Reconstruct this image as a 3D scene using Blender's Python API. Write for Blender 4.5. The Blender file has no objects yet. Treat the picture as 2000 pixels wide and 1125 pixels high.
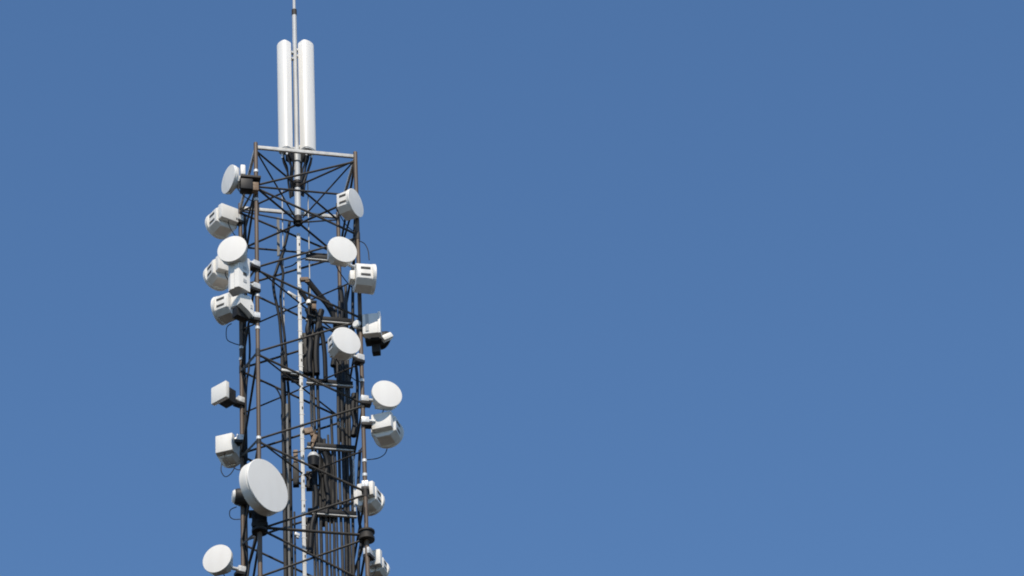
import bpy, bmesh, math, random
from mathutils import Vector, Matrix
random.seed(7)
rad = math.radians
sc = bpy.context.scene
COL = sc.collection

# ---------------------------------------------------------------- camera
# World axes follow the tower: +X along its front face, +Y towards its back face.
CAM = Vector((-10.7229317, -60.36269249, 1.6))
RX = Vector((0.97707425, -0.20757952, -0.04729334))
UX = Vector((-0.08513858, -0.58457513, 0.80686017))
WX = Vector((0.19513415, 0.78433581, 0.58884633))
FPX = 7547.859                      # focal length in pixels of a 2000 px wide frame
cd = bpy.data.cameras.new('camera')
cam = bpy.data.objects.new('camera', cd); COL.objects.link(cam)
cd.sensor_width = 36.0; cd.lens = FPX / 2000 * 36.0
cd.clip_start = 0.5; cd.clip_end = 20000
m = Matrix.Identity(4)
for i in range(3):
    m[i][0] = RX[i]; m[i][1] = UX[i]; m[i][2] = -WX[i]; m[i][3] = CAM[i]
cam.matrix_world = m
sc.camera = cam

# ---------------------------------------------------------------- sky, sun, exposure
TOCAM = Vector((CAM.x, CAM.y, 0)).normalized()
RIGHT = Vector((-TOCAM.y, TOCAM.x, 0))            # to the right as seen from the camera
SUN_EL = rad(52)
sun_az = rad(-5)                                  # high behind the camera
sdir = (TOCAM * math.cos(sun_az) + RIGHT * math.sin(sun_az)) * math.cos(SUN_EL) + Vector((0, 0, math.sin(SUN_EL)))
w = bpy.data.worlds.new("World"); sc.world = w; w.use_nodes = True
nt = w.node_tree; bg = nt.nodes['Background']
sky = nt.nodes.new('ShaderNodeTexSky'); sky.sky_type = 'NISHITA'; sky.sun_disc = False
sky.sun_elevation = SUN_EL; sky.sun_rotation = math.atan2(sdir.x, sdir.y)
sky.altitude = 1500; sky.air_density = 1.0; sky.dust_density = 0.2; sky.ozone_density = 2.0
hs = nt.nodes.new('ShaderNodeHueSaturation'); hs.inputs['Saturation'].default_value = 1.14; hs.inputs['Value'].default_value = 1.2; hs.inputs['Hue'].default_value = 0.499
nt.links.new(sky.outputs[0], hs.inputs['Color']); nt.links.new(hs.outputs[0], bg.inputs['Color'])
bg.inputs['Strength'].default_value = 0.14
ld = bpy.data.lights.new('sun', 'SUN'); ld.energy = 4.85; ld.angle = rad(0.5); ld.color = (1.0, 0.92, 0.80)
sun = bpy.data.objects.new('sun', ld); COL.objects.link(sun)
sun.rotation_euler = (-sdir).to_track_quat('-Z', 'Y').to_euler(); sun.location = (0, 0, 90)
vs = sc.view_settings; vs.view_transform = 'Standard'; vs.look = 'None'; vs.exposure = 0; vs.gamma = 1
vs.use_curve_mapping = False
sc.cycles.filter_width = 1.9

# ---------------------------------------------------------------- materials
def mat(name, c1, c2=None, rough=0.6, metal=0.0, scale=3.0, stretch=1.0, lo=0.4, hi=0.7, bump=0.0):
    mt = bpy.data.materials.new(name); mt.use_nodes = True
    n = mt.node_tree; b = n.nodes['Principled BSDF']
    b.inputs['Roughness'].default_value = rough; b.inputs['Metallic'].default_value = metal
    tc = n.nodes.new('ShaderNodeTexCoord'); mp = n.nodes.new('ShaderNodeMapping')
    mp.inputs['Scale'].default_value = (scale, scale, scale / stretch)
    nz = n.nodes.new('ShaderNodeTexNoise'); nz.inputs['Detail'].default_value = 6; nz.inputs['Scale'].default_value = 1.0
    geo = n.nodes.new('ShaderNodeNewGeometry')
    n.links.new(geo.outputs['Position'], mp.inputs['Vector'])
    n.links.new(mp.outputs[0], nz.inputs['Vector'])
    cr = n.nodes.new('ShaderNodeValToRGB')
    cr.color_ramp.elements[0].position = lo; cr.color_ramp.elements[1].position = hi
    cr.color_ramp.elements[0].color = (*c1, 1); cr.color_ramp.elements[1].color = (*(c2 or c1), 1)
    n.links.new(nz.outputs['Fac'], cr.inputs['Fac']); n.links.new(cr.outputs['Color'], b.inputs['Base Color'])
    if bump:
        bp = n.nodes.new('ShaderNodeBump'); bp.inputs['Strength'].default_value = bump; bp.inputs['Distance'].default_value = 0.01
        n.links.new(nz.outputs['Fac'], bp.inputs['Height']); n.links.new(bp.outputs[0], b.inputs['Normal'])
    return mt
M_LEG = mat('weathered_brown_steel', (0.082, 0.053, 0.031), (0.13, 0.087, 0.055), 0.55, 0.0, 6, 6, 0.35, 0.7)
M_BRACE = mat('dark_grey_steel', (0.028, 0.025, 0.021), (0.06, 0.051, 0.043), 0.6, 0.0, 7, 3, 0.35, 0.7)
M_GALV = mat('galvanised_steel', (0.36, 0.36, 0.345), (0.50, 0.495, 0.47), 0.5, 0.15, 8, 2)
M_BEAM = mat('pale_galvanised_beam', (0.42, 0.41, 0.38), (0.58, 0.56, 0.52), 0.55, 0.0, 10, 1)
M_MAST = mat('pale_grey_mast_paint', (0.46, 0.46, 0.45), (0.56, 0.555, 0.54), 0.5, 0.0, 6, 4)
M_WHITE = mat('white_radome_plastic', (0.75, 0.712, 0.648), (0.79, 0.758, 0.70), 0.45, 0.0, 5, 4, 0.25, 0.6)
M_WHITE2 = mat('white_painted_housing', (0.66, 0.625, 0.56), (0.77, 0.738, 0.68), 0.5, 0.0, 7, 4, 0.25, 0.6)
M_GREYW = mat('pale_grey_housing', (0.42, 0.42, 0.41), (0.55, 0.55, 0.53), 0.5, 0.0, 9, 1)
M_LADDER = mat('white_ladder_paint', (0.46, 0.445, 0.41), (0.62, 0.60, 0.555), 0.55, 0.0, 4, 2, 0.2, 0.75)
M_CLAMP = mat('bright_zinc_clamp', (0.55, 0.55, 0.53), (0.8, 0.79, 0.77), 0.4, 0.1, 14, 1)
M_BLACK = mat('black_cable_jacket', (0.008, 0.008, 0.0085), (0.016, 0.015, 0.014), 0.5, 0.0, 8, 3)
M_GREYCAB = mat('grey_cable_jacket', (0.03, 0.027, 0.024), (0.075, 0.068, 0.06), 0.55, 0.0, 7, 5)
M_DARKBOX = mat('dark_equipment_casing', (0.02, 0.019, 0.018), (0.04, 0.036, 0.033), 0.55, 0.0, 8, 1)
M_DULL = mat('dull_grey_pipe', (0.14, 0.138, 0.13), (0.23, 0.225, 0.21), 0.6, 0.0, 7, 5)
M_SLOT = mat('dark_slot', (0.05, 0.048, 0.045), None, 0.8)
M_RUST = mat('rusty_bracket', (0.17, 0.105, 0.06), (0.29, 0.21, 0.14), 0.7, 0.0, 14, 1)
for q_ in (M_BLACK, M_DARKBOX, M_GREYCAB, M_BRACE): q_.node_tree.nodes['Principled BSDF'].inputs['Specular IOR Level'].default_value = 0.22
M_GROUND = mat('dark_unseen_ground', (0.013, 0.011, 0.007), (0.03, 0.021, 0.013), 0.95, 0.0, 0.05, 1, 0.35, 0.7)  # unseen ground, tone set very dark to cut bounce light on undersides

# ---------------------------------------------------------------- mesh helpers
Z = Vector((0, 0, 1))
V = Vector
class MB:
    def __init__(self): self.bm = bmesh.new()
    def ring(self, c, a, b, r, n):
        return [self.bm.verts.new(c + a * (r * math.cos(2 * math.pi * k / n)) + b * (r * math.sin(2 * math.pi * k / n))) for k in range(n)]
    def tube(self, pts, r, n=10, caps=True):
        pts = [V(p) for p in pts]; rs = r if isinstance(r, (list, tuple)) else [r] * len(pts)
        prev = None; a = None
        for i, p in enumerate(pts):
            t = (pts[min(i + 1, len(pts) - 1)] - pts[max(i - 1, 0)]).normalized()
            if a is None: a = t.orthogonal().normalized()
            a = (a - t * a.dot(t)).normalized(); b = t.cross(a)
            cur = self.ring(p, a, b, rs[i], n)
            if prev:
                for k in range(n):
                    self.bm.faces.new((prev[k], prev[(k + 1) % n], cur[(k + 1) % n], cur[k]))
            elif caps: self.bm.faces.new(cur[::-1])
            prev = cur
        if caps: self.bm.faces.new(prev)
        return self
    def lathe(self, c, axis, prof, n=40):
        """prof: (radius, distance along axis) pairs; radius 0 closes the end."""
        axis = V(axis).normalized(); a = axis.orthogonal().normalized() if abs(axis.z) > .9 else Z.cross(axis).normalized()
        b = axis.cross(a); prev = None
        for r, t in prof:
            cur = [self.bm.verts.new(c + axis * t)] if r == 0 else self.ring(c + axis * t, a, b, r, n)
            if prev:
                for k in range(n):
                    k2 = (k + 1) % n
                    if len(prev) == 1 and len(cur) > 1: self.bm.faces.new((prev[0], cur[k2], cur[k]))
                    elif len(cur) == 1 and len(prev) > 1: self.bm.faces.new((prev[k], prev[k2], cur[0]))
                    elif len(cur) > 1: self.bm.faces.new((prev[k], prev[k2], cur[k2], cur[k]))
            prev = cur
        return self
    def box(self, c, ax, ay, az, s, bev=0.0, taper=1.0):
        """box centred on c, sides s along the unit axes; taper shrinks the +ay end"""
        c = V(c); vs = []
        for x in (-1, 1):
            for y in (-1, 1):
                for z in (-1, 1):
                    k = taper if y > 0 else 1.0
                    vs.append(self.bm.verts.new(c + ax * (x * s[0] / 2 * k) + ay * (y * s[1] / 2) + az * (z * s[2] / 2 * k)))
        fs = [self.bm.faces.new([vs[i] for i in f]) for f in ((0, 1, 3, 2), (4, 6, 7, 5), (0, 4, 5, 1), (2, 3, 7, 6), (0, 2, 6, 4), (1, 5, 7, 3))]
        if bev:
            es = list({e for f in fs for e in f.edges})
            bmesh.ops.bevel(self.bm, geom=es, offset=bev, segments=2, profile=0.6, affect='EDGES')
        return self
    def prism(self, pts, ext):
        """polygon pts extruded by the vector ext"""
        a = [self.bm.verts.new(V(p)) for p in pts]; b = [self.bm.verts.new(V(p) + ext) for p in pts]
        n = len(a); self.bm.faces.new(a); self.bm.faces.new(b[::-1])
        for k in range(n): self.bm.faces.new((a[k], b[k], b[(k + 1) % n], a[(k + 1) % n]))
        return self
    def build(self, name, m, parent=None, smooth=True, origin=None):
        bmesh.ops.recalc_face_normals(self.bm, faces=self.bm.faces)
        me = bpy.data.meshes.new(name)
        if parent is not None: off = parent.get('_o', None); off = V(off) if off is not None else V((0, 0, 0))
        elif origin is not None: off = V(origin)
        else:
            vs = [v.co for v in self.bm.verts]
            off = V((sum(v.x for v in vs) / len(vs), sum(v.y for v in vs) / len(vs), min(v.z for v in vs)))
        bmesh.ops.translate(self.bm, vec=-off, verts=self.bm.verts)
        self.bm.to_mesh(me); self.bm.free()
        if smooth:
            for p in me.polygons: p.use_smooth = True
            me.set_sharp_from_angle(angle=rad(35))
        me.materials.append(m)
        o = bpy.data.objects.new(name, me); COL.objects.link(o)
        if parent is not None:
            o.parent = parent
            root = parent
            # parts keep world-aligned meshes: a child mesh is stored relative to its parent's origin
            if '_o' in root: o['_o'] = list(off)
        else:
            o.location = off; o['_o'] = list(off)
        return o
def tag(o, label=None, cat=None, group=None, kind=None):
    if label: o['label'] = label
    if cat: o['category'] = cat
    if group: o['group'] = group
    if kind: o['kind'] = kind
    return o
def thing(name, loc, label, cat, group=None):
    o = bpy.data.objects.new(name, None); COL.objects.link(o); o.location = loc; o['_o'] = list(loc)
    o.empty_display_size = 0.2
    return tag(o, label, cat, group)
def at(px, py, y):
    """point on the vertical plane Y = y of the tower seen at photo pixel (px, py): used for setting measured places"""
    d = WX + RX * ((px - 1000) / FPX) + UX * ((562.5 - py) / FPX)
    return CAM + d * ((y - CAM.y) / d.y)
def smooth_path(pts, k=5):
    out = []; n = len(pts)
    for i in range(n - 1):
        p0, p1, p2, p3 = pts[max(i - 1, 0)], pts[i], pts[i + 1], pts[min(i + 2, n - 1)]
        for j in range(k):
            t = j / k
            out.append(0.5 * ((2 * p1) + (p2 - p0) * t + (2 * p0 - 5 * p1 + 4 * p2 - p3) * t * t + (3 * p1 - p0 - 3 * p2 + p3) * t ** 3))
    out.append(pts[-1]); return out
def facing(az):
    a = rad(az); return (TOCAM * math.cos(a) + RIGHT * math.sin(a)).normalized()

# ---------------------------------------------------------------- ground
g = MB(); g.box(V((0, 0, -0.5)), V((1, 0, 0)), V((0, 1, 0)), Z, (9000, 9000, 1.0))
tag(g.build('ground', M_GROUND, None, False, origin=(0, 0, 0)), kind='structure')
f = MB(); f.box(V((0, 0, 0.1)), V((1, 0, 0)), V((0, 1, 0)), Z, (3.4, 3.4, 0.5), 0.03)
tag(f.build('tower_footing', mat('concrete', (0.25, 0.24, 0.22), (0.33, 0.32, 0.3), 0.9), None, False), kind='structure')

# ---------------------------------------------------------------- lattice tower
H = 49.0995; S = 1.0
CN = {'FL': (-S, -S), 'FR': (S, -S), 'BR': (S, S), 'BL': (-S, S)}
def P(c, z): return V((CN[c][0], CN[c][1], H + z))
tower = thing('lattice_tower', (0, 0, 0.35), 'tall square lattice tower with brown tubular legs and dark zigzag bracing', 'tower')
LEG_R = 0.041
bands = {'FL': (-0.62, -1.33, -3.65, -4.42, -6.95), 'FR': (-5.45, -7.28, -7.6), 'BL': (-3.48, -3.75), 'BR': (-4.1, -4.3, -6.1, -6.25)}
for c in CN:
    leg = MB().tube([P(c, -48.75), P(c, -9.0)], LEG_R + .004, 14).tube([P(c, -9.0), P(c, 0.09)], LEG_R, 14).build('leg', M_LEG, tower)
    for zb in bands[c]:
        MB().tube([P(c, zb - .03), P(c, zb + .03)], LEG_R + .007, 14).build('pole_band', M_CLAMP, leg)
    p = P(c, -8.93)
    X, Y = V((1, 0, 0)), V((0, 1, 0))
    fl = MB(); fl.lathe(p, Z, [(0, -.11), (.15, -.11), (.15, -.055), (.13, -.055), (.13, .05), (.155, .05), (.155, .085), (0, .085)], 20)
    fl.build('flange_joint', M_DARKBOX if c != 'FR' else M_BRACE, leg)
    MB().box(P(c, -48.7), X, Y, Z, (.35, .35, .05)).build('base_plate', M_BRACE, leg, False)
def bar(name, a, b, r, m=M_BRACE, trim=0.03, n=8):
    a, b = V(a), V(b); t = (b - a).normalized()
    return MB().tube([a + t * trim, b - t * trim], r, n).build(name, m, tower)
def lbar(name, a, b, s, m, parent=tower, trim=0.035, th=0.008):
    """L-section angle iron"""
    a, b = V(a), V(b); t = (b - a).normalized(); a = a + t * trim; b = b - t * trim
    side = t.cross(Z).normalized(); up = side.cross(t)
    q = [a + side * u_ + up * v_ for u_, v_ in ((0, 0), (s, 0), (s, -th), (th, -th), (th, -s), (0, -s))]
    return MB().prism(q, b - a).build(name, m, parent, False)
# top frame of pale angle irons
ring = ['FL', 'FR', 'BR', 'BL']
for i in range(4):
    a, b = P(ring[i], -.02), P(ring[(i + 1) % 4], -.02)
    bm_ = MB(); t = (b - a).normalized()
    bm_.box((a + b) / 2, t, Z.cross(t), Z, ((b - a).length - 2 * LEG_R, .05, .075), .006)
    bm_.build('top_beam', M_BEAM, tower)
HUB = V((0, 0, H - 1.0))
for c in ring:
    bar('stay_rod', P(c, -.09), HUB + V((CN[c][0] * .06, CN[c][1] * .06, .03)), .017)
bar('plan_brace', P('FL', -.10), P('BR', -.10), .021); bar('plan_brace', P('FR', -.11), P('BL', -.11), .02)
bar('plan_brace', P('FL', -1.02), P('BR', -1.02), .023); bar('plan_brace', P('FR', -1.06), P('BL', -1.06), .022)
for lv in (-3, -5, -7):
    bar('plan_brace', P('FL', lv), P('BR', lv), .017); bar('plan_brace', P('FR', lv - .04), P('BL', lv - .04), .016)
for c in ring:                                                       # sleeves where the braces meet the legs
    leg = [o for o in tower.children if o.name.startswith('leg')][list(CN).index(c)]
    for k in range(5):
        zb = (-1.0 if c in ('FL', 'BR') else -2.0) - 2 * k
        if zb > -8.6: MB().tube([P(c, zb - .085), P(c, zb + .085)], LEG_R + .006, 12).build('brace_sleeve', M_BRACE, leg)
for i in range(4): bar('horizontal_brace', P(ring[i], -1.0), P(ring[(i + 1) % 4], -1.0), .021)
# zigzag bracing wrapped round the four faces, nodes 2 m apart on each leg
for i in range(4):
    a, b = ring[i], ring[(i + 1) % 4]
    o_, e_ = (a, b) if a in ('FL', 'BR') else (b, a)
    lv = 0
    while lv > -8.5:
        zo = lv - 1.0; zn = lv - 2.0
        top = -.14 if lv == 0 else lv - .035
        bar('diagonal_brace', P(e_, top), P(o_, zo + .035), .0225)
        if zn < -9: break
        end = zo if zo > -8.8 else -8.8
        if lv > -7.5: bar('diagonal_brace', P(o_, zo - .035), P(e_, zn + .035), .0235)
        lv -= 2.0
    bar('horizontal_brace', P(a, -8.93), P(b, -8.93), .028)
for i in range(4):                                                   # upper panel of the section under the flanges
    a, b = P(ring[i], -8.98), P(ring[(i + 1) % 4], -9.98)
    c_, d_ = P(ring[(i + 1) % 4], -8.99), P(ring[i], -9.98)
    n_ = (b - a).cross(Z).normalized() * .022
    bar('diagonal_brace', a + n_, b + n_, .023); bar('diagonal_brace', c_ - n_, d_ - n_, .023)
    lo = MB()
    z = -10.0; k = 0
    while z > -48:
        q, r_ = (ring[i], ring[(i + 1) % 4]) if k % 2 == 0 else (ring[(i + 1) % 4], ring[i])
        lo.tube([P(q, z), P(r_, max(z - 2, -48.5))], .025, 6); z -= 2; k += 1
    for zh in (-18, -27, -36, -45): lo.tube([P(ring[i], zh + .15), P(ring[(i + 1) % 4], zh + .15)], .028, 6)
    lo.build('lower_face_bracing', M_BRACE, tower)

# ---------------------------------------------------------------- mast and panel antennas
mast = thing('antenna_mast', HUB, 'pale grey tubular mast rising through the tower top with a thin whip above', 'mast')
MB().tube([HUB + Z * .02, HUB + Z * 1.86], .062, 20).build('mast_tube', M_MAST, mast)
MB().tube([V((0, 0, H + .86)), V((0, 0, H + 4.42))], .047, 20).build('upper_tube', M_MAST, mast)
MB().tube([V((0, 0, H + 4.42)), V((0, 0, H + 6.6))], [.033, .022], 16).build('whip', M_MAST, mast)
MB().tube([V((0, 0, H + 4.36)), V((0, 0, H + 4.5))], .054, 16).build('collar', M_BRACE, mast)
MB().tube([V((0, 0, H - .06)), V((0, 0, H + .0))], .092, 20).tube([V((0, 0, H - .16)), V((0, 0, H - .06))], .075, 20).build('frame_clamp', M_DARKBOX, mast)
MB().tube([V((0, 0, H + .50)), V((0, 0, H + .72))], .085, 20).build('bracket_collar', M_GALV, mast)
MB().lathe(HUB, Z, [(0, -.09), (.06, -.09), (.06, -.03), (.10, -.03), (.10, .02), (.08, .03), (.08, .12), (0, .12)], 20).build('hub', M_DARKBOX, mast)

def panel(label, px, top, bot, az, yoff, wd=.28, dp=.15):
    n = facing(az); h = Z.cross(n).normalized()
    c = at(px, bot, yoff); ztop = at(px, top, yoff).z
    z0, z1 = c.z, ztop
    prof = [(-wd / 2, -dp * .55), (-wd / 2, dp * .05)]
    for k in range(13):
        a = math.pi - math.pi * k / 12
        ca, sa = math.cos(a), math.sin(a)
        prof.append((math.copysign(abs(ca) ** .85, ca) * wd / 2, dp * .05 + sa ** .78 * dp * .5))
    prof += [(wd / 2, dp * .05), (wd / 2, -dp * .55)]
    clean = []
    for q in prof:
        if not clean or (abs(q[0] - clean[-1][0]) + abs(q[1] - clean[-1][1])) > 1e-5: clean.append(q)
    t = thing('panel_antenna', V((c.x, c.y, z0)), label, 'antenna', 'panel antennas on the mast')
    base = V((c.x, c.y, z0))
    m_ = MB()
    rings = []
    for zz, k in ((z0, 1), (z1 - .035, 1), (z1, .9)):
        rings.append([m_.bm.verts.new(base + h * (a * k) + n * (b * k) + Z * (zz - z0)) for a, b in clean])
    nn = len(clean)
    for r0, r1 in zip(rings, rings[1:]):
        for k in range(nn): m_.bm.faces.new((r0[k], r0[(k + 1) % nn], r1[(k + 1) % nn], r1[k]))
    m_.bm.faces.new(rings[0][::-1]); m_.bm.faces.new(rings[-1])
    m_.build('radome', M_WHITE, t)
    cap = MB(); pts = [base + h * (a * .93) + n * (b * .93) - Z * .03 for a, b in clean]
    cap.prism(pts, Z * .029); cap.build('end_cap', M_GREYW, t)
    for k in (-.07, .07):
        MB().tube([base + h * k - Z * .16, base + h * k - Z * .03], .022, 10).build('connector', M_CLAMP, t)
        q = base + h * k - Z * .16
        MB().tube([q, q - Z * .12 - n * .03, q - Z * .28 - n * .12, V((q.x * .5, q.y * .5, q.z - .55)), V((.06 * (1 if q.x > 0 else -1), .05, H - .2))], .017, 8).build('jumper_cable', M_BLACK, t)
    b0 = base - n * (dp * .55)
    MB().box(b0 - n * .03 + Z * ((z1 - z0) / 2), h, n, Z, (wd * .62, .055, (z1 - z0) * .96), .008).build('rear_shade_strip', M_DARKBOX, t)  # added dark strip: bracket side, plus the panel back's shade put into colour
    MB().box(V((b0.x * .8, b0.y * .8, z0 - .10)), h, n, Z, (.15, .12, .22), .015).build('lower_bracket', M_DARKBOX, t)
    for k in (-.1, .03, .11):
        q = base + h * k * .9 - n * .04 - Z * .03
        MB().tube(smooth_path([q, q - Z * .14 - n * .02, q - Z * .30 - n * .10, V((q.x * .6, q.y * .6 + .1, q.z - .62)), V((q.x * .45, q.y * .45 + .12, q.z - 1.0))]), .021, 8).build('jumper_cable', M_BLACK, t)
    for zz in (z0 + .12, z1 - .16, z1 - .32):
        b0 = base - n * (dp * .55); mid = V((0, 0, zz)); q = V((b0.x, b0.y, zz))
        d = mid - q
        MB().box(q + d * .42, d.normalized(), Z.cross(d).normalized(), Z, (d.length * .8, .07, .05), .008).build('bracket', M_CLAMP, t)
    return t
panel('slimmer looking white panel antenna turned left, beside the mast', 556, 85, 293, -48, -.10, .28, .17)
panel('broader looking white panel antenna turned right, beside the mast', 603.5, 85, 294, 42, -.06, .31, .18)

# ---------------------------------------------------------------- round dish antennas
def pole_clamp(t, pole, zc, frm, m=M_CLAMP, s=.13):
    """two half clamps round the leg and an arm out to the antenna's back"""
    p = V((pole.x, pole.y, zc)); d = V((frm.x - p.x, frm.y - p.y, 0)); d.normalize(); e = Z.cross(d)
    MB().box(p + d * .035, d, e, Z, (.15, .125, s), .012).build('pole_clamp', m, t)
    MB().tube([p + d * .10, V((frm.x, frm.y, zc + (frm.z - zc) * .6)), frm], .034, 12).build('mount_arm', M_CLAMP, t)
    MB().box(p + d * .06 - Z * (s * .5 + .035), d, e, Z, (.20, .15, .07), .01).build('clamp_bracket', M_DARKBOX, t)

def dish(label, px, py, y, az, pole, R=.30, L=.20, rear=.16, cat='antenna', slots=False, zoff=0.0, rnd=False, box=.26, cable=None, rearm=M_WHITE2, arm=True, group='round dish antennas on the tower legs', face_first=True, boxslots=False, boxoff=(0, 0), bh=None, sz=1.1, clampm=M_CLAMP, taper=.96):
    """drum shaped microwave dish; (px, py) marks the centre of its radome; az: 0 faces the camera"""
    n = facing(az); h = Z.cross(n).normalized(); c = at(px, py, y)
    t = thing('dish_antenna', c, label, cat, group)
    MB().lathe(c, n, [(R * .985, -.022), (R * 1.0, -.006), (R * .985, .006), (R * .7, .012), (R * .35, .016), (0, .018)], 56).build('radome', M_WHITE, t)
    sh = MB()
    if rnd:
        sh.lathe(c, n, [(0, -.024), (R * .97, -.024), (R * .97, -.05), (R * .985, -.055), (R * .985, -L), (R * .8, -L - .03), (R * .4, -L - .09), (0, -L - .09)], 64)
    else:                                                   # round rim in front, boxy chamfered body behind
        sh.lathe(c, n, [(0, -.024), (R * .985, -.024), (R * .985, -.06), (R * .9, -.062), (0, -.062)], 56)
        oc = []
        for x, z in ((.80, .56), (.47, .85), (-.47, .85), (-.80, .56), (-.80, -.56), (-.47, -.85), (.47, -.85), (.80, -.56)):
            oc.append((x * R, z * R))
        prev = None
        for tt, k in ((-.05, 1.0), (-L + .015, taper), (-L, taper * .95)):
            cur = [sh.bm.verts.new(c + n * tt + h * (a * k) + Z * (b * k)) for a, b in oc]
            if prev:
                for i in range(8): sh.bm.faces.new((prev[i], prev[(i + 1) % 8], cur[(i + 1) % 8], cur[i]))
            else: sh.bm.faces.new(cur[::-1])
            prev = cur
        sh.bm.faces.new(prev)
    s_ = sh.build('shroud', M_WHITE2, t)
    b0 = c - n * (L + .002 + rear / 2) + h * boxoff[0] + Z * boxoff[1]
    bx = MB().box(b0, h, -n, Z, (box, rear, bh or box), .02, .94).build('radio_unit', rearm, t)
    if boxslots:
        for dz in (.22, -.16):
            MB().box(b0 - n * (rear / 2) + Z * (dz * box), h, n, Z, (box * .5, .012, box * .10), .002).build('slot', M_SLOT, bx)
    if slots:
        for sd in (-1, 1):
            fp = MB(); q = c - n * (L * .53) + h * (sd * R * .775)
            fp.box(q, n, h, Z, (L * .88, R * .10, R * 1.06), .01); fb = fp.build('side_plate', M_WHITE2, t)
            for dz in (.26, -.26):
                MB().box(q + h * (sd * R * .052) + Z * (dz * R), n, h, Z, (L * .5, .012, R * .17), .002).build('slot', M_SLOT, fb)
    if arm:
        pp = V((CN[pole][0], CN[pole][1], 0))
        pole_clamp(t, pp, b0.z + zoff, b0 + (V((pp.x, pp.y, b0.z)) - b0).normalized() * (box * .3), clampm)
    if not cable and arm:
        pp = V((CN[pole][0], CN[pole][1], 0)); a_ = b0 - Z * ((bh or box) / 2 - .02); e_ = V((pp.x, pp.y, a_.z - .42)) - n * .05
        MB().tube(smooth_path([a_, a_ - Z * .10, a_.lerp(e_, .35) - Z * .14, a_.lerp(e_, .75) - Z * .08, e_, e_ - Z * .3]), .0095, 6).build('cable', M_BLACK, t)
    if cable:
        pts = [at(x, y_, y + .15) for x, y_ in cable]
        MB().tube(smooth_path(pts), .0095, 6).build('cable', M_BLACK, t)
    return t
dish('topmost white dish, seen almost edge on and facing left beside the tower top', 446, 350, -1.0, -62, 'FL', R=.30, L=.13, box=.2, rear=.16, clampm=M_DARKBOX)
dish('white drum antenna facing away left, uppermost on the far left leg', 425, 443, 1.25, -147, 'BL', L=.36, slots=True, box=.42, bh=.36, rear=.12, boxoff=(0, .05))
dish('round white dish facing front left, directly above the upright white box', 453, 486, -1.45, -19, 'FL', L=.22, box=.24)
dish('white drum antenna facing away left, partly hidden by the upright white box', 423, 544, 1.25, -153, 'BL', L=.36, slots=True, box=.40, bh=.35, rear=.12, boxoff=(0, .05))
dish('white drum antenna with two slots in its side, below the upright white box', 428, 608, 1.05, -122, 'BL', L=.36, taper=.97, slots=True, box=.26, rear=.2, sz=1.45,
     cable=[(452, 632), (443, 640), (443, 662), (455, 670), (468, 674)])
dish('white dish facing sharply right with slots in its side, near the right leg top', 695, 396, -1.25, 60, 'FR', L=.3, taper=.97, slots=True, box=.2, rear=.1, rearm=M_DARKBOX, sz=1.45)
dish('round white dish in front of the tower, between the slotted drums of the right leg', 669, 487, -1.6, 21, 'FR', L=.24, box=.24)
dish('white drum antenna pointing right, two slots in its front side, on the upper right leg', 730, 546, -1.42, 100, 'FR', L=.38, taper=.98, slots=True, box=.22, rear=.1, sz=1.38, zoff=.28,
     cable=[(700, 470), (712, 476), (719, 490), (721, 508)])
dish('round white dish in front of the right leg, beside the pale grey equipment box', 677, 665, -1.55, 27, 'FR', L=.32, box=.28, slots=True)
dish('round white dish held out right of the tower, above a boxed white drum', 756, 769, -1.25, 17, 'FR', L=.2, box=.3)
dish('white drum antenna with a plain white box, below the dish held out right', 760, 850, -.65, 161, 'FR', L=.36, box=.42, bh=.36, rear=.12, slots=True, boxoff=(0, .04),
     cable=[(757, 872), (752, 886), (738, 895), (716, 898)])
dish('grey white drum antenna behind the right leg, just above the leg flange', 726, 984, -.45, 158, 'FR', R=.27, L=.34, box=.34, bh=.32, rear=.10, slots=True, rearm=M_WHITE2, boxoff=(-.04, .06))
dish('white drum antenna behind the right leg, cut off by the bottom edge of the picture', 741, 1116, -.45, 160, 'FR', R=.21, L=.28, box=.25, bh=.34, rear=.12, slots=True, boxoff=(-.04, .07))
dish('small round white dish facing front left, lowest on the far left leg', 424, 1091, .65, -24, 'BL', L=.22, box=.24)
bd = dish('largest white dish of the tower, facing right in front of the left leg', 523, 948, -1.55, 47, 'FL', R=.535, L=.22, rnd=True, taper=1.0, box=.3, rear=.25, cat='antenna')

# ---------------------------------------------------------------- other antennas and boxes
def boxed(name, label, cat, px, py, y, az, size, m, pole=None, bev=.015, group=None, back=None, clampz=0.0):
    n = facing(az); h = Z.cross(n).normalized(); c = at(px, py, y)
    t = thing(name, c, label, cat, group)
    MB().box(c, h, n, Z, size, bev).build('casing', m, t)
    if back:
        MB().box(c - n * (size[1] / 2 + back[1] / 2 + .002), h, n, Z, back, .012).build('radio_unit', M_DARKBOX, t)
    if pole:
        depth = size[1] / 2 + (back[1] if back else 0)
        pole_clamp(t, V((CN[pole][0], CN[pole][1], 0)), c.z + clampz, c - n * depth)
    return t, c, n, h
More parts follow.
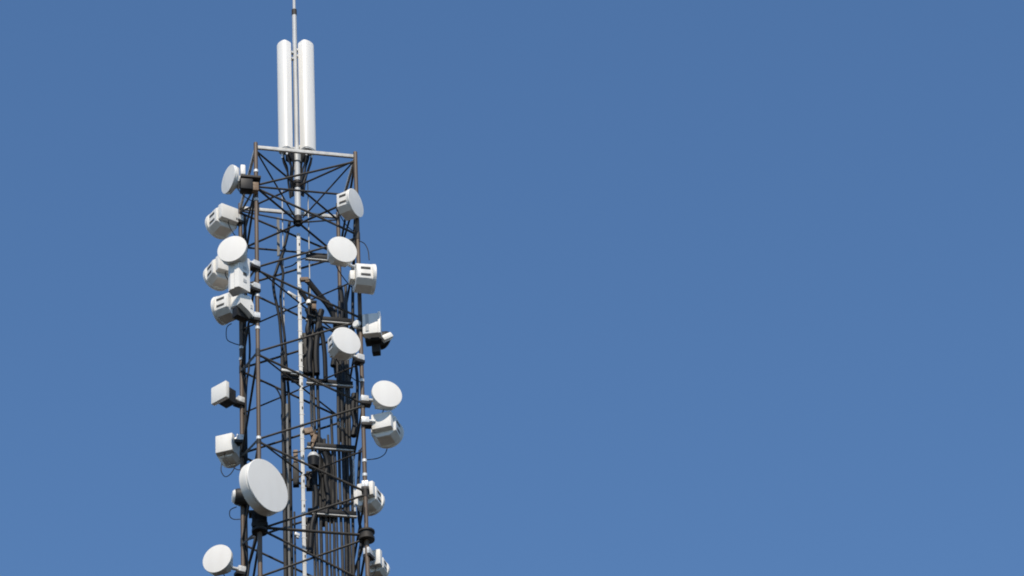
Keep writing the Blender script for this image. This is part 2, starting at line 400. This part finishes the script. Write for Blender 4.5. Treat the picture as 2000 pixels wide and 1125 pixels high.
# upright white box: rounded front, pale side with small hatches
n = facing(-24); h = Z.cross(n).normalized(); c = at(464, 539, -1.25)
t = thing('sector_antenna', c, 'upright white box antenna with rounded front corner, under a round dish on the left', 'antenna')
q = [(-.165, -.13), (-.165, .06), (-.10, .115), (-.02, .115), (.0, .14), (.075, .14), (.10, .12), (.20, -.13)]
MB().prism([c + h * a + n * b - Z * .36 for a, b in q], Z * .78).build('casing', M_WHITE, t)
sd = (h * .93 + n * .37).normalized(); tn = Z.cross(sd)
pc = c + h * .152 + n * (-.005)
for dz, m_ in ((.14, M_GREYW), (0.0, M_SLOT), (-.16, M_GREYW)):
    MB().box(pc + Z * dz, tn, sd, Z, (.09, .012, .07)).build('hatch', m_, t)
MB().box(c - n * .19 - Z * .08, h, n, Z, (.2, .12, .36), .015).build('radio_unit', M_DARKBOX, t)
pole_clamp(t, V((-1, -1, 0)), c.z - .05, c - n * .2 + h * .05)
# white slanted box below
n = facing(38); h = Z.cross(n).normalized(); c = at(479, 599, -1.15)
t = thing('sector_antenna', c, 'slanted white flat box antenna, lowest of the white boxes at the left leg', 'antenna')
q = [(-.16, .20), (.06, .24), (.16, .08), (.16, -.2), (.02, -.10), (-.16, .0)]
MB().prism([c + h * a + Z * b - n * .06 for a, b in q], n * .12).build('casing', M_WHITE, t)
MB().box(c - n * .14 - Z * .1, h, n, Z, (.3, .16, .22), .015).build('radio_unit', M_DARKBOX, t)
MB().box(c + n * .065 + h * .10 + Z * .0, h, n, Z, (.05, .012, .08)).build('hatch', M_GREYW, t)
pole_clamp(t, V((-1, -1, 0)), c.z - .10, c - n * .1 + h * .05)
t, c, n, h = boxed('flat_panel_antenna', 'square flat white antenna tilted out left, alone on the far left leg', 'antenna', 430, 768, .72, -42, (.40, .10, .38), M_WHITE, 'BL', .02, None, (.26, .26, .30), .05)
t = dish('white drum antenna with plain box on the far left leg, above the largest dish', 454, 893, 1.35, 160, 'BL', R=.25, L=.34, box=.37, bh=.42, rear=.12, boxoff=(0, .05), zoff=.16)
MB().tube(smooth_path([at(433, 905, .8), at(432, 920, .8), at(440, 931, .8), at(451, 925, .8), at(459, 912, .8)]), .0095, 6).build('cable', M_BLACK, t)
# small drum behind the big dish
c = at(458, 970, .9); nn = facing(-80)
t = thing('small_drum_antenna', c, 'small dark drum with a white cap peeping out left behind the largest dish', 'antenna')
MB().lathe(c, nn, [(0, .05), (.10, .045), (.135, .01), (.135, 0), (0, 0)], 28).build('cap', M_WHITE, t)
MB().lathe(c, nn, [(.14, -.002), (.165, -.05), (.165, -.24), (0, -.24)], 28).build('shroud', M_DARKBOX, t)
pole_clamp(t, V((-1, 1, 0)), c.z, c - nn * .2)
MB().tube(smooth_path([at(462, 990, .9), at(450, 996, .9), at(449, 1008, .9), at(456, 1014, .9), at(470, 1014, .9)]), .0095, 6).build('cable', M_BLACK, t)
# equipment box with bracket behind the right leg
n = facing(-8); h = Z.cross(n).normalized(); c = at(724, 636, -1.06)
t = thing('equipment_box', c, 'pale grey equipment box with a bright right edge behind the right leg', 'box')
MB().box(c, h, n, Z, (.30, .16, .46), .012).build('casing', M_WHITE2, t)
MB().box(c + h * .175, h, n, Z, (.05, .2, .5), .01).build('edge_plate', M_WHITE, t)
MB().box(c - h * .06 + n * .085 + Z * .02, h, n, Z, (.06, .02, .4), .004).build('rib', M_GALV, t)
pole_clamp(t, V((1, -1, 0)), c.z, c - h * .1, M_BRACE, .09)
MB().lathe(at(697, 634, -1.02), facing(-35), [(0, .05), (.065, .05), (.085, .03), (.085, -.06), (0, -.06)], 28).build('white_cover', M_WHITE, t)
nn = (facing(128)); c = at(752, 666, -.55)
t = thing('small_dish_antenna', c, 'small dark backed dish with a white arm sticking out right of the tower', 'antenna')
MB().lathe(c, (nn - Z * .1), [(0, .03), (.17, .02), (.19, 0), (.19, -.05), (.14, -.14), (.06, -.2), (0, -.2)], 32).build('reflector', M_DARKBOX, t)
q = at(756, 659, -.85)
d = (at(767, 654, -.75) - at(743, 665, -.75)).normalized()
MB().box(q, d, d.cross(Z).normalized(), d.cross(d.cross(Z)).normalized(), (.22, .12, .12), .03).build('white_arm', M_WHITE, t)
MB().box(at(730, 664, -.72), h, n, Z, (.32, .2, .16), .02).build('radio_unit', M_DARKBOX, t)
MB().box(at(735, 684, -.72), h, n, Z, (.16, .16, .18), .02).build('bracket', M_DARKBOX, t)
pole_clamp(t, V((1, -1, 0)), c.z - .05, at(724, 668, -.75), M_BRACE, .09)
# mounting box behind the topmost dish
t, c, n, h = boxed('radio_box', 'black radio box clamped to the left leg behind the topmost dish', 'box', 481, 364, -1.12, 8, (.24, .2, .25), M_BLACK)
MB().box(c + Z * .19 + h * .08, h, n, Z, (.40, .2, .05), .006).build('bracket', M_BRACE, t)
MB().box(at(474, 335, -1.0), h, n, Z, (.10, .16, .24), .03).build('white_cover', M_WHITE, t)
MB().box(c + h * .175 - n * .03 - Z * .0, h, n, Z, (.13, .14, .2), .006).build('side_plate', M_RUST, t)
# dark mount of the big dish at the flange
t, c, n, h = boxed('dish_mount', 'black mounting bracket on the left leg just below the largest dish', 'bracket', 507, 1020, -1.02, 0, (.28, .24, .30), M_BLACK)
MB().box(c + Z * .18 - h * .03, h, n, Z, (.34, .2, .06), .01).build('top_plate', M_DARKBOX, t)

# ---------------------------------------------------------------- climbing ladder
lad = thing('climbing_ladder', V((0, 0, H - 14)), 'white single rail climbing ladder running up the centre of the tower', 'ladder')
lx = .0
MB().box(V((lx, 0, H - 7.65)), V((1, 0, 0)), V((0, 1, 0)), Z, (.07, .05, 12.7), .008).build('rail', M_LADDER, lad)
for k in range(44):
    z = H - 1.45 - k * .28
    MB().tube([V((lx - .052, -.02, z)), V((lx + .052, -.02, z))], .009, 8).build('rung', M_LADDER, lad)
    if k % 2 == 0:
        MB().box(V((lx + .012, -.03, z - .13)), V((1, 0, 0)), V((0, 1, 0)), Z, (.022, .012, .05)).build('rail_bolt', M_BRACE, lad)

# ---------------------------------------------------------------- cable ladder inside the right half
cl = thing('cable_ladder', V((.5, 0, H - 14)), 'pale cross bars carrying the grey cables inside the right half of the tower', 'cable ladder')
for k in range(7):
    zb = -1.91 - 1.495 * k
    x0 = .13 - .015 * k
    MB().box(V(((x0 + 1.02) / 2, 0, H + zb)), V((1, 0, 0)), V((0, 1, 0)), Z, (1.02 - x0, .07, .03), .004).build('cross_bar', M_BEAM, cl)
    MB().box(V(((x0 + 1.02) / 2, -.02, H + zb + .06)), V((1, 0, 0)), V((0, 1, 0)), Z, (1.0 - x0, .05, .085), .004).build('cable_clip', M_BLACK, cl)
MB().box(at(691.5, 940, 0) , V((1, 0, 0)), V((0, 1, 0)), Z, (.035, .03, 1.55), .004).build('side_rail', M_BEAM, cl)
def xa(px, py, y=0.07): return at(px, py, y)
cabs = [(611, 560, .018), (617, 620, .026), (625, 606, .032), (635, 858, .030), (643, 850, .022), (650, 812, .028), (657, 880, .02), (664, 600, .03), (672, 590, .034), (680, 640, .026), (686.5, 560, .03)]
words = ['slim grey cable nearest the white ladder', 'second grey cable right of the white ladder', 'thick grey cable beside the hanging black casing',
         'grey cable starting at the level of the boxed drum antenna', 'thin grey cable along the thick black bundle', 'grey cable in the middle of the cable ladder',
         'thinnest grey cable of the cable ladder', 'grey cable a little left of the far right leg', 'thick grey cable in front of the far right leg',
         'grey cable between the far right leg and the front leg', 'grey cable nearest the pale side rail on the right']
for (px, top, r), wd in zip(cabs, words):
    a = at(px, 940, .065); zt = at(px, top, .065).z
    p = [V((a.x, .065, zt)), V((a.x, .065, H - 14))]
    pts = [p[0].lerp(p[1], k / 12) + V((random.uniform(-.012, .012), 0, 0)) for k in range(13)]
    tag(MB().tube(smooth_path(pts, 3), r, 8).build('cable', M_GREYCAB if r < .031 else M_DARKBOX), wd, 'cable', 'vertical cables on the cable ladder')
def path_thing(name, label, cat, pts, y, r, m, group=None, n=8):
    return tag(MB().tube(smooth_path([at(a, b, y + (c[0] if c else 0)) for a, b, *c in pts]), r, n).build(name, m), label, cat, group)
BG = 'black cable bundles inside the tower'
path_thing('cable_bundle', 'thick black cable bundle slanting down right above the front right dish', 'cable bundle', [(601, 548), (612, 562), (627, 580), (642, 598), (653, 618), (657, 650), (655, 690), (651, 715)], .1, .062, M_BLACK, BG)
path_thing('cable_bundle', 'bent black cable bundle right of the ladder with a tan bracket at its top', 'cable bundle', [(586, 566), (597, 582), (609, 602), (620, 622), (628, 646), (634, 690), (636, 745)], -.05, .045, M_BLACK, BG)
path_thing('cable_bundle', 'thick black cable bundle bulging right of the small white topped unit', 'cable bundle', [(614, 850), (626, 866), (638, 888), (646, 912), (650, 945), (651, 985), (648, 1018)], .12, .085, M_BLACK, BG)
path_thing('cable_bundle', 'straight black cable bundle hanging between grey cables beside the white topped unit', 'cable bundle', [(620, 890), (628, 915), (631, 950), (632, 1000), (632, 1025)], .15, .085, M_BLACK, BG)
path_thing('cable_bundle', 'wavy black cable bundle left of the ladder, nearer the left leg', 'cable bundle', [(566, 432), (562, 455), (556, 480), (548, 505), (540, 528), (534, 550), (536, 574), (541, 597), (546, 625), (549, 660), (553, 700), (556, 760), (557, 830), (559, 930), (561, 1130)], .25, .030, M_BLACK, BG)
path_thing('cable_bundle', 'wavy black cable bundle left of the ladder, nearer the ladder', 'cable bundle', [(557, 486), (551, 500), (549, 515), (553, 535), (550, 560), (548, 585), (551, 620), (556, 660), (560, 720), (565, 790), (567, 900), (571, 1130)], .2, .027, M_BLACK, BG)
path_thing('cable', 'thin black cable looping from the left leg to the cables in the middle', 'cable', [(508, 744), (522, 748), (538, 757), (548, 775), (552, 798), (550, 815), (554, 835), (557, 860)], -.4, .016, M_BLACK)
path_thing('cable', 'black cable running down beside the far left leg between the flat antenna and largest dish', 'cable', [(486, 640), (488, 680), (486, 720), (482, 745), (480, 790), (481, 840), (482, 900)], .9, .022, M_BLACK)
path_thing('cable', 'black cable between the two left legs under the largest dish', 'cable', [(500, 1038), (496, 1062), (489, 1090), (483, 1130)], .2, .022, M_BLACK)
path_thing('cable', 'thin black cable curving from the right leg into the tower beside the cross bar', 'cable', [(712, 868), (706, 876), (700, 884), (693, 886), (680, 888)], -.6, .014, M_BLACK)
path_thing('cable', 'slack black cable from the ladder to the upper cross bar', 'cable', [(556, 523), (572, 518), (585, 508), (598, 504)], .02, .014, M_BLACK)
path_thing('cable', 'slack black cable from the ladder to the cross bar above the white topped unit', 'cable', [(572, 884), (586, 882), (597, 876), (610, 874)], .02, .014, M_BLACK)
for (x0, y0, x1, lab) in ((551, 372, 0, 'thin pale conduit left of the mast foot'), (601, 352, 0, 'thin pale conduit right of the mast foot')):
    a = at(x0, y0, .3)
    tag(MB().tube([a, V((a.x, a.y, H - 14))], .0125, 8).build('conduit', M_GALV), lab, 'conduit', 'conduits inside the tower')
for px, y0, r, lab, m_ in ((563.5, 790, .026, 'pale grey pipe left of the ladder in the lower half of the tower', M_DULL), (555.5, 690, .034, 'darker grey pipe left of the ladder beside the black cables', M_GREYCAB), (575, 1000, .02, 'short grey pipe just left of the ladder at the bottom', M_GREYCAB)):
    a = at(px, 1000, .1); zt = at(px, y0, .1).z
    tag(MB().tube([V((a.x, .1, zt)), V((a.x, .1, H - 14))], r, 10).build('pipe', m_), lab, 'pipe', 'pipes inside the tower')
a = at(543.5, 425, .5); b = at(543.5, 500, .5)
tag(MB().box((a + b) / 2, V((1, 0, 0)), V((0, 1, 0)), Z, (.055, .02, (a - b).length)).build('cable_tray', M_DULL, None, False), 'short pale flat strip hanging left of the cables near the mast foot', 'strip')

path_thing('cable_bundle', 'black cable bundle straight down behind the white round dish beside the pale grey equipment box', 'cable bundle', [(664, 560), (668, 590), (667, 640), (668, 720), (668, 790), (672, 850), (676, 900), (677, 1000), (679, 1130)], .85, .055, M_BLACK, BG)
path_thing('cable_bundle', 'black cable bundle running down close behind the far left leg', 'cable bundle', [(478, 420), (479, 470), (480, 560), (478, 640), (477, 720), (478, 800), (479, 900), (480, 1000), (482, 1130)], 1.0, .034, M_BLACK, BG)
path_thing('cable_bundle', 'black cable bundle running down inside the right leg near its flange', 'cable bundle', [(703, 880), (701, 920), (699, 960), (701, 1010), (706, 1050), (701, 1090), (700, 1130)], -.3, .03, M_BLACK, BG)
path_thing('cable_bundle', 'black cable bundle running down inside the right leg under the slotted white box', 'cable bundle', [(694, 420), (692, 470), (690, 540), (689, 600), (691, 680), (698, 740), (697, 800), (697, 850)], -.2, .032, M_BLACK, BG)
path_thing('cable_bundle', 'knotted black cable bundle in front of the hanging black casing at mid height', 'cable bundle', [(600, 604), (606, 622), (601, 645), (607, 668), (604, 700), (606, 730)], -.02, .055, M_BLACK, BG)
path_thing('cable_bundle', 'broad black cable bundle beside the hanging casing, ending above the second cross bar', 'cable bundle', [(628, 606), (622, 632), (619, 660), (617, 695), (619, 730)], -.03, .06, M_BLACK, BG)
path_thing('cable_bundle', 'black cable bundle swelling sideways left of the far right leg above the front dish', 'cable bundle', [(637, 590), (650, 612), (660, 640), (661, 668), (657, 700), (660, 735)], .2, .07, M_BLACK, BG)
path_thing('cable_bundle', 'black cable bundle hugging the ladder side of the lower cable ladder', 'cable bundle', [(617, 905), (614, 935), (618, 965), (616, 1000), (609, 1030), (606, 1080)], -.0, .05, M_BLACK, BG)
path_thing('cable_bundle', 'loose black cable bundle crossing the lower cable ladder between two cross bars', 'cable bundle', [(634, 884), (640, 905), (636, 935), (641, 970), (638, 1004)], -.02, .05, M_BLACK, BG)
path_thing('cable_bundle', 'ragged black cable bundle against the far right leg above the boxed drum antenna', 'cable bundle', [(692, 770), (690, 800), (694, 826), (690, 852)], -.1, .06, M_BLACK, BG)
# hanging equipment inside
X, Y = V((1, 0, 0)), V((0, 1, 0))
def hung(name, label, px, py, y, size, m, az=0, extra=None):
    t, c, n, h = boxed(name, label, 'box', px, py, y, az, size, m, None, .012)
    for k in range(4):
        MB().box(c + n * (size[1] / 2 + .012) + h * ((k - 1.5) * size[0] * .23), h, n, Z, (size[0] * .07, .024, size[2] * .9)).build('cooling_fin', m, t)
    return t, c, n, h
t, c, n, h = hung('radio_box', 'tall black casing hanging right of the ladder at mid height', 605, 692, .22, (.36, .16, .95), M_BLACK, -6)
t, c, n, h = hung('radio_box', 'small black casing beside the ladder below the lower cross bar', 605, 1046, .16, (.20, .16, .74), M_BLACK, -6)
t, c, n, h = hung('radio_box', 'short black casing right of the ladder at the height of the largest dish', 606, 940, .2, (.16, .14, .38), M_BLACK, 0)
t, c, n, h = hung('radio_box', 'narrow black casing left of the ladder under a rusty bracket', 578, 928, .1, (.12, .12, .5), M_BLACK, 0)
MB().box(c + Z * .42, h, n, Z, (.085, .07, .28), .008).build('bracket', M_RUST, t)
t, c, n, h = hung('radio_box', 'black casing with a white cap in front of the far right leg', 668, 850, .3, (.15, .14, .24), M_BLACK, 0)
MB().lathe(c + Z * .14, Z, [(0, 0), (.055, 0), (.055, .13), (.04, .15), (0, .15)], 20).build('cap', M_WHITE2, t)
c = at(612, 893, -.18)
t = thing('small_radio_unit', c, 'small pale domed unit with black underside right of the ladder, beside the largest dish', 'radio unit')
MB().lathe(c, Z, [(0, -.22), (.10, -.22), (.115, -.02), (0, -.02)], 24).build('casing', M_BLACK, t)
MB().lathe(c, Z, [(0, -.018), (.11, -.018), (.11, .02), (.075, .08), (0, .095)], 24).build('cap', M_GREYW, t)
c = at(603, 590, -.2)
t = thing('small_lamp_unit', c, 'tiny white domed fitting on a tan bracket right of the ladder in the upper half', 'fitting')
MB().lathe(c, Z, [(0, -.05), (.055, -.05), (.055, .0), (.03, .05), (0, .06)], 18).build('cap', M_WHITE, t)
MB().box(c + X * .10 - Z * .10, X, Y, Z, (.085, .08, .14), .01).build('bracket', M_RUST, t)
MB().box(c + X * .09 - Z * .01, X, Y, Z, (.12, .12, .05), .01).build('hood', M_BLACK, t)
MB().tube([c - Z * .05, c - Z * .3, c - Z * .34 + X * .12], .022, 8).build('stem', M_DARKBOX, t)
def bracket(label, px, py, y, s, tilt, m=M_RUST):
    c = at(px, py, y); ax = V((math.cos(rad(tilt)), 0, math.sin(rad(tilt)))); az = V((-ax.z, 0, ax.x))
    t = MB(); t.box(c, ax, Y, az, s, .008); t.box(c - az * s[2] * .7 + ax * s[0] * .3, ax, Y, az, (s[0] * .5, s[1] * .7, s[2] * .6), .006)
    return tag(t.build('bracket', m), label, 'bracket', 'small brackets inside the tower')
bracket('rusty bracket at the ladder above the slanting black bundle', 594, 546, -.05, (.17, .08, .07), 8)
bracket('rusty bracket just right of the ladder under the boxed drum antenna height', 602, 842, -.05, (.17, .08, .12), 18)
bracket('rusty end piece above the bulging black bundle', 613, 858, -.05, (.08, .08, .2), -20)
bracket('pale plate left of the ladder at the level of the square flat antenna', 566, 727, -.02, (.34, .10, .05), -5, M_GALV)
bracket('dark plate under the pale plate left of the ladder', 568, 738, .05, (.32, .10, .09), -5, M_BLACK)
bracket('worn pale bracket left of the ladder under the wavy cables', 570, 576, -.02, (.2, .07, .05), -32, M_GALV)
bracket('small white fitting left of the ladder at the flange height', 580, 1045, -.05, (.1, .08, .06), -20, M_CLAMP)

for o in bpy.data.objects:
    if '_o' in o: del o['_o']
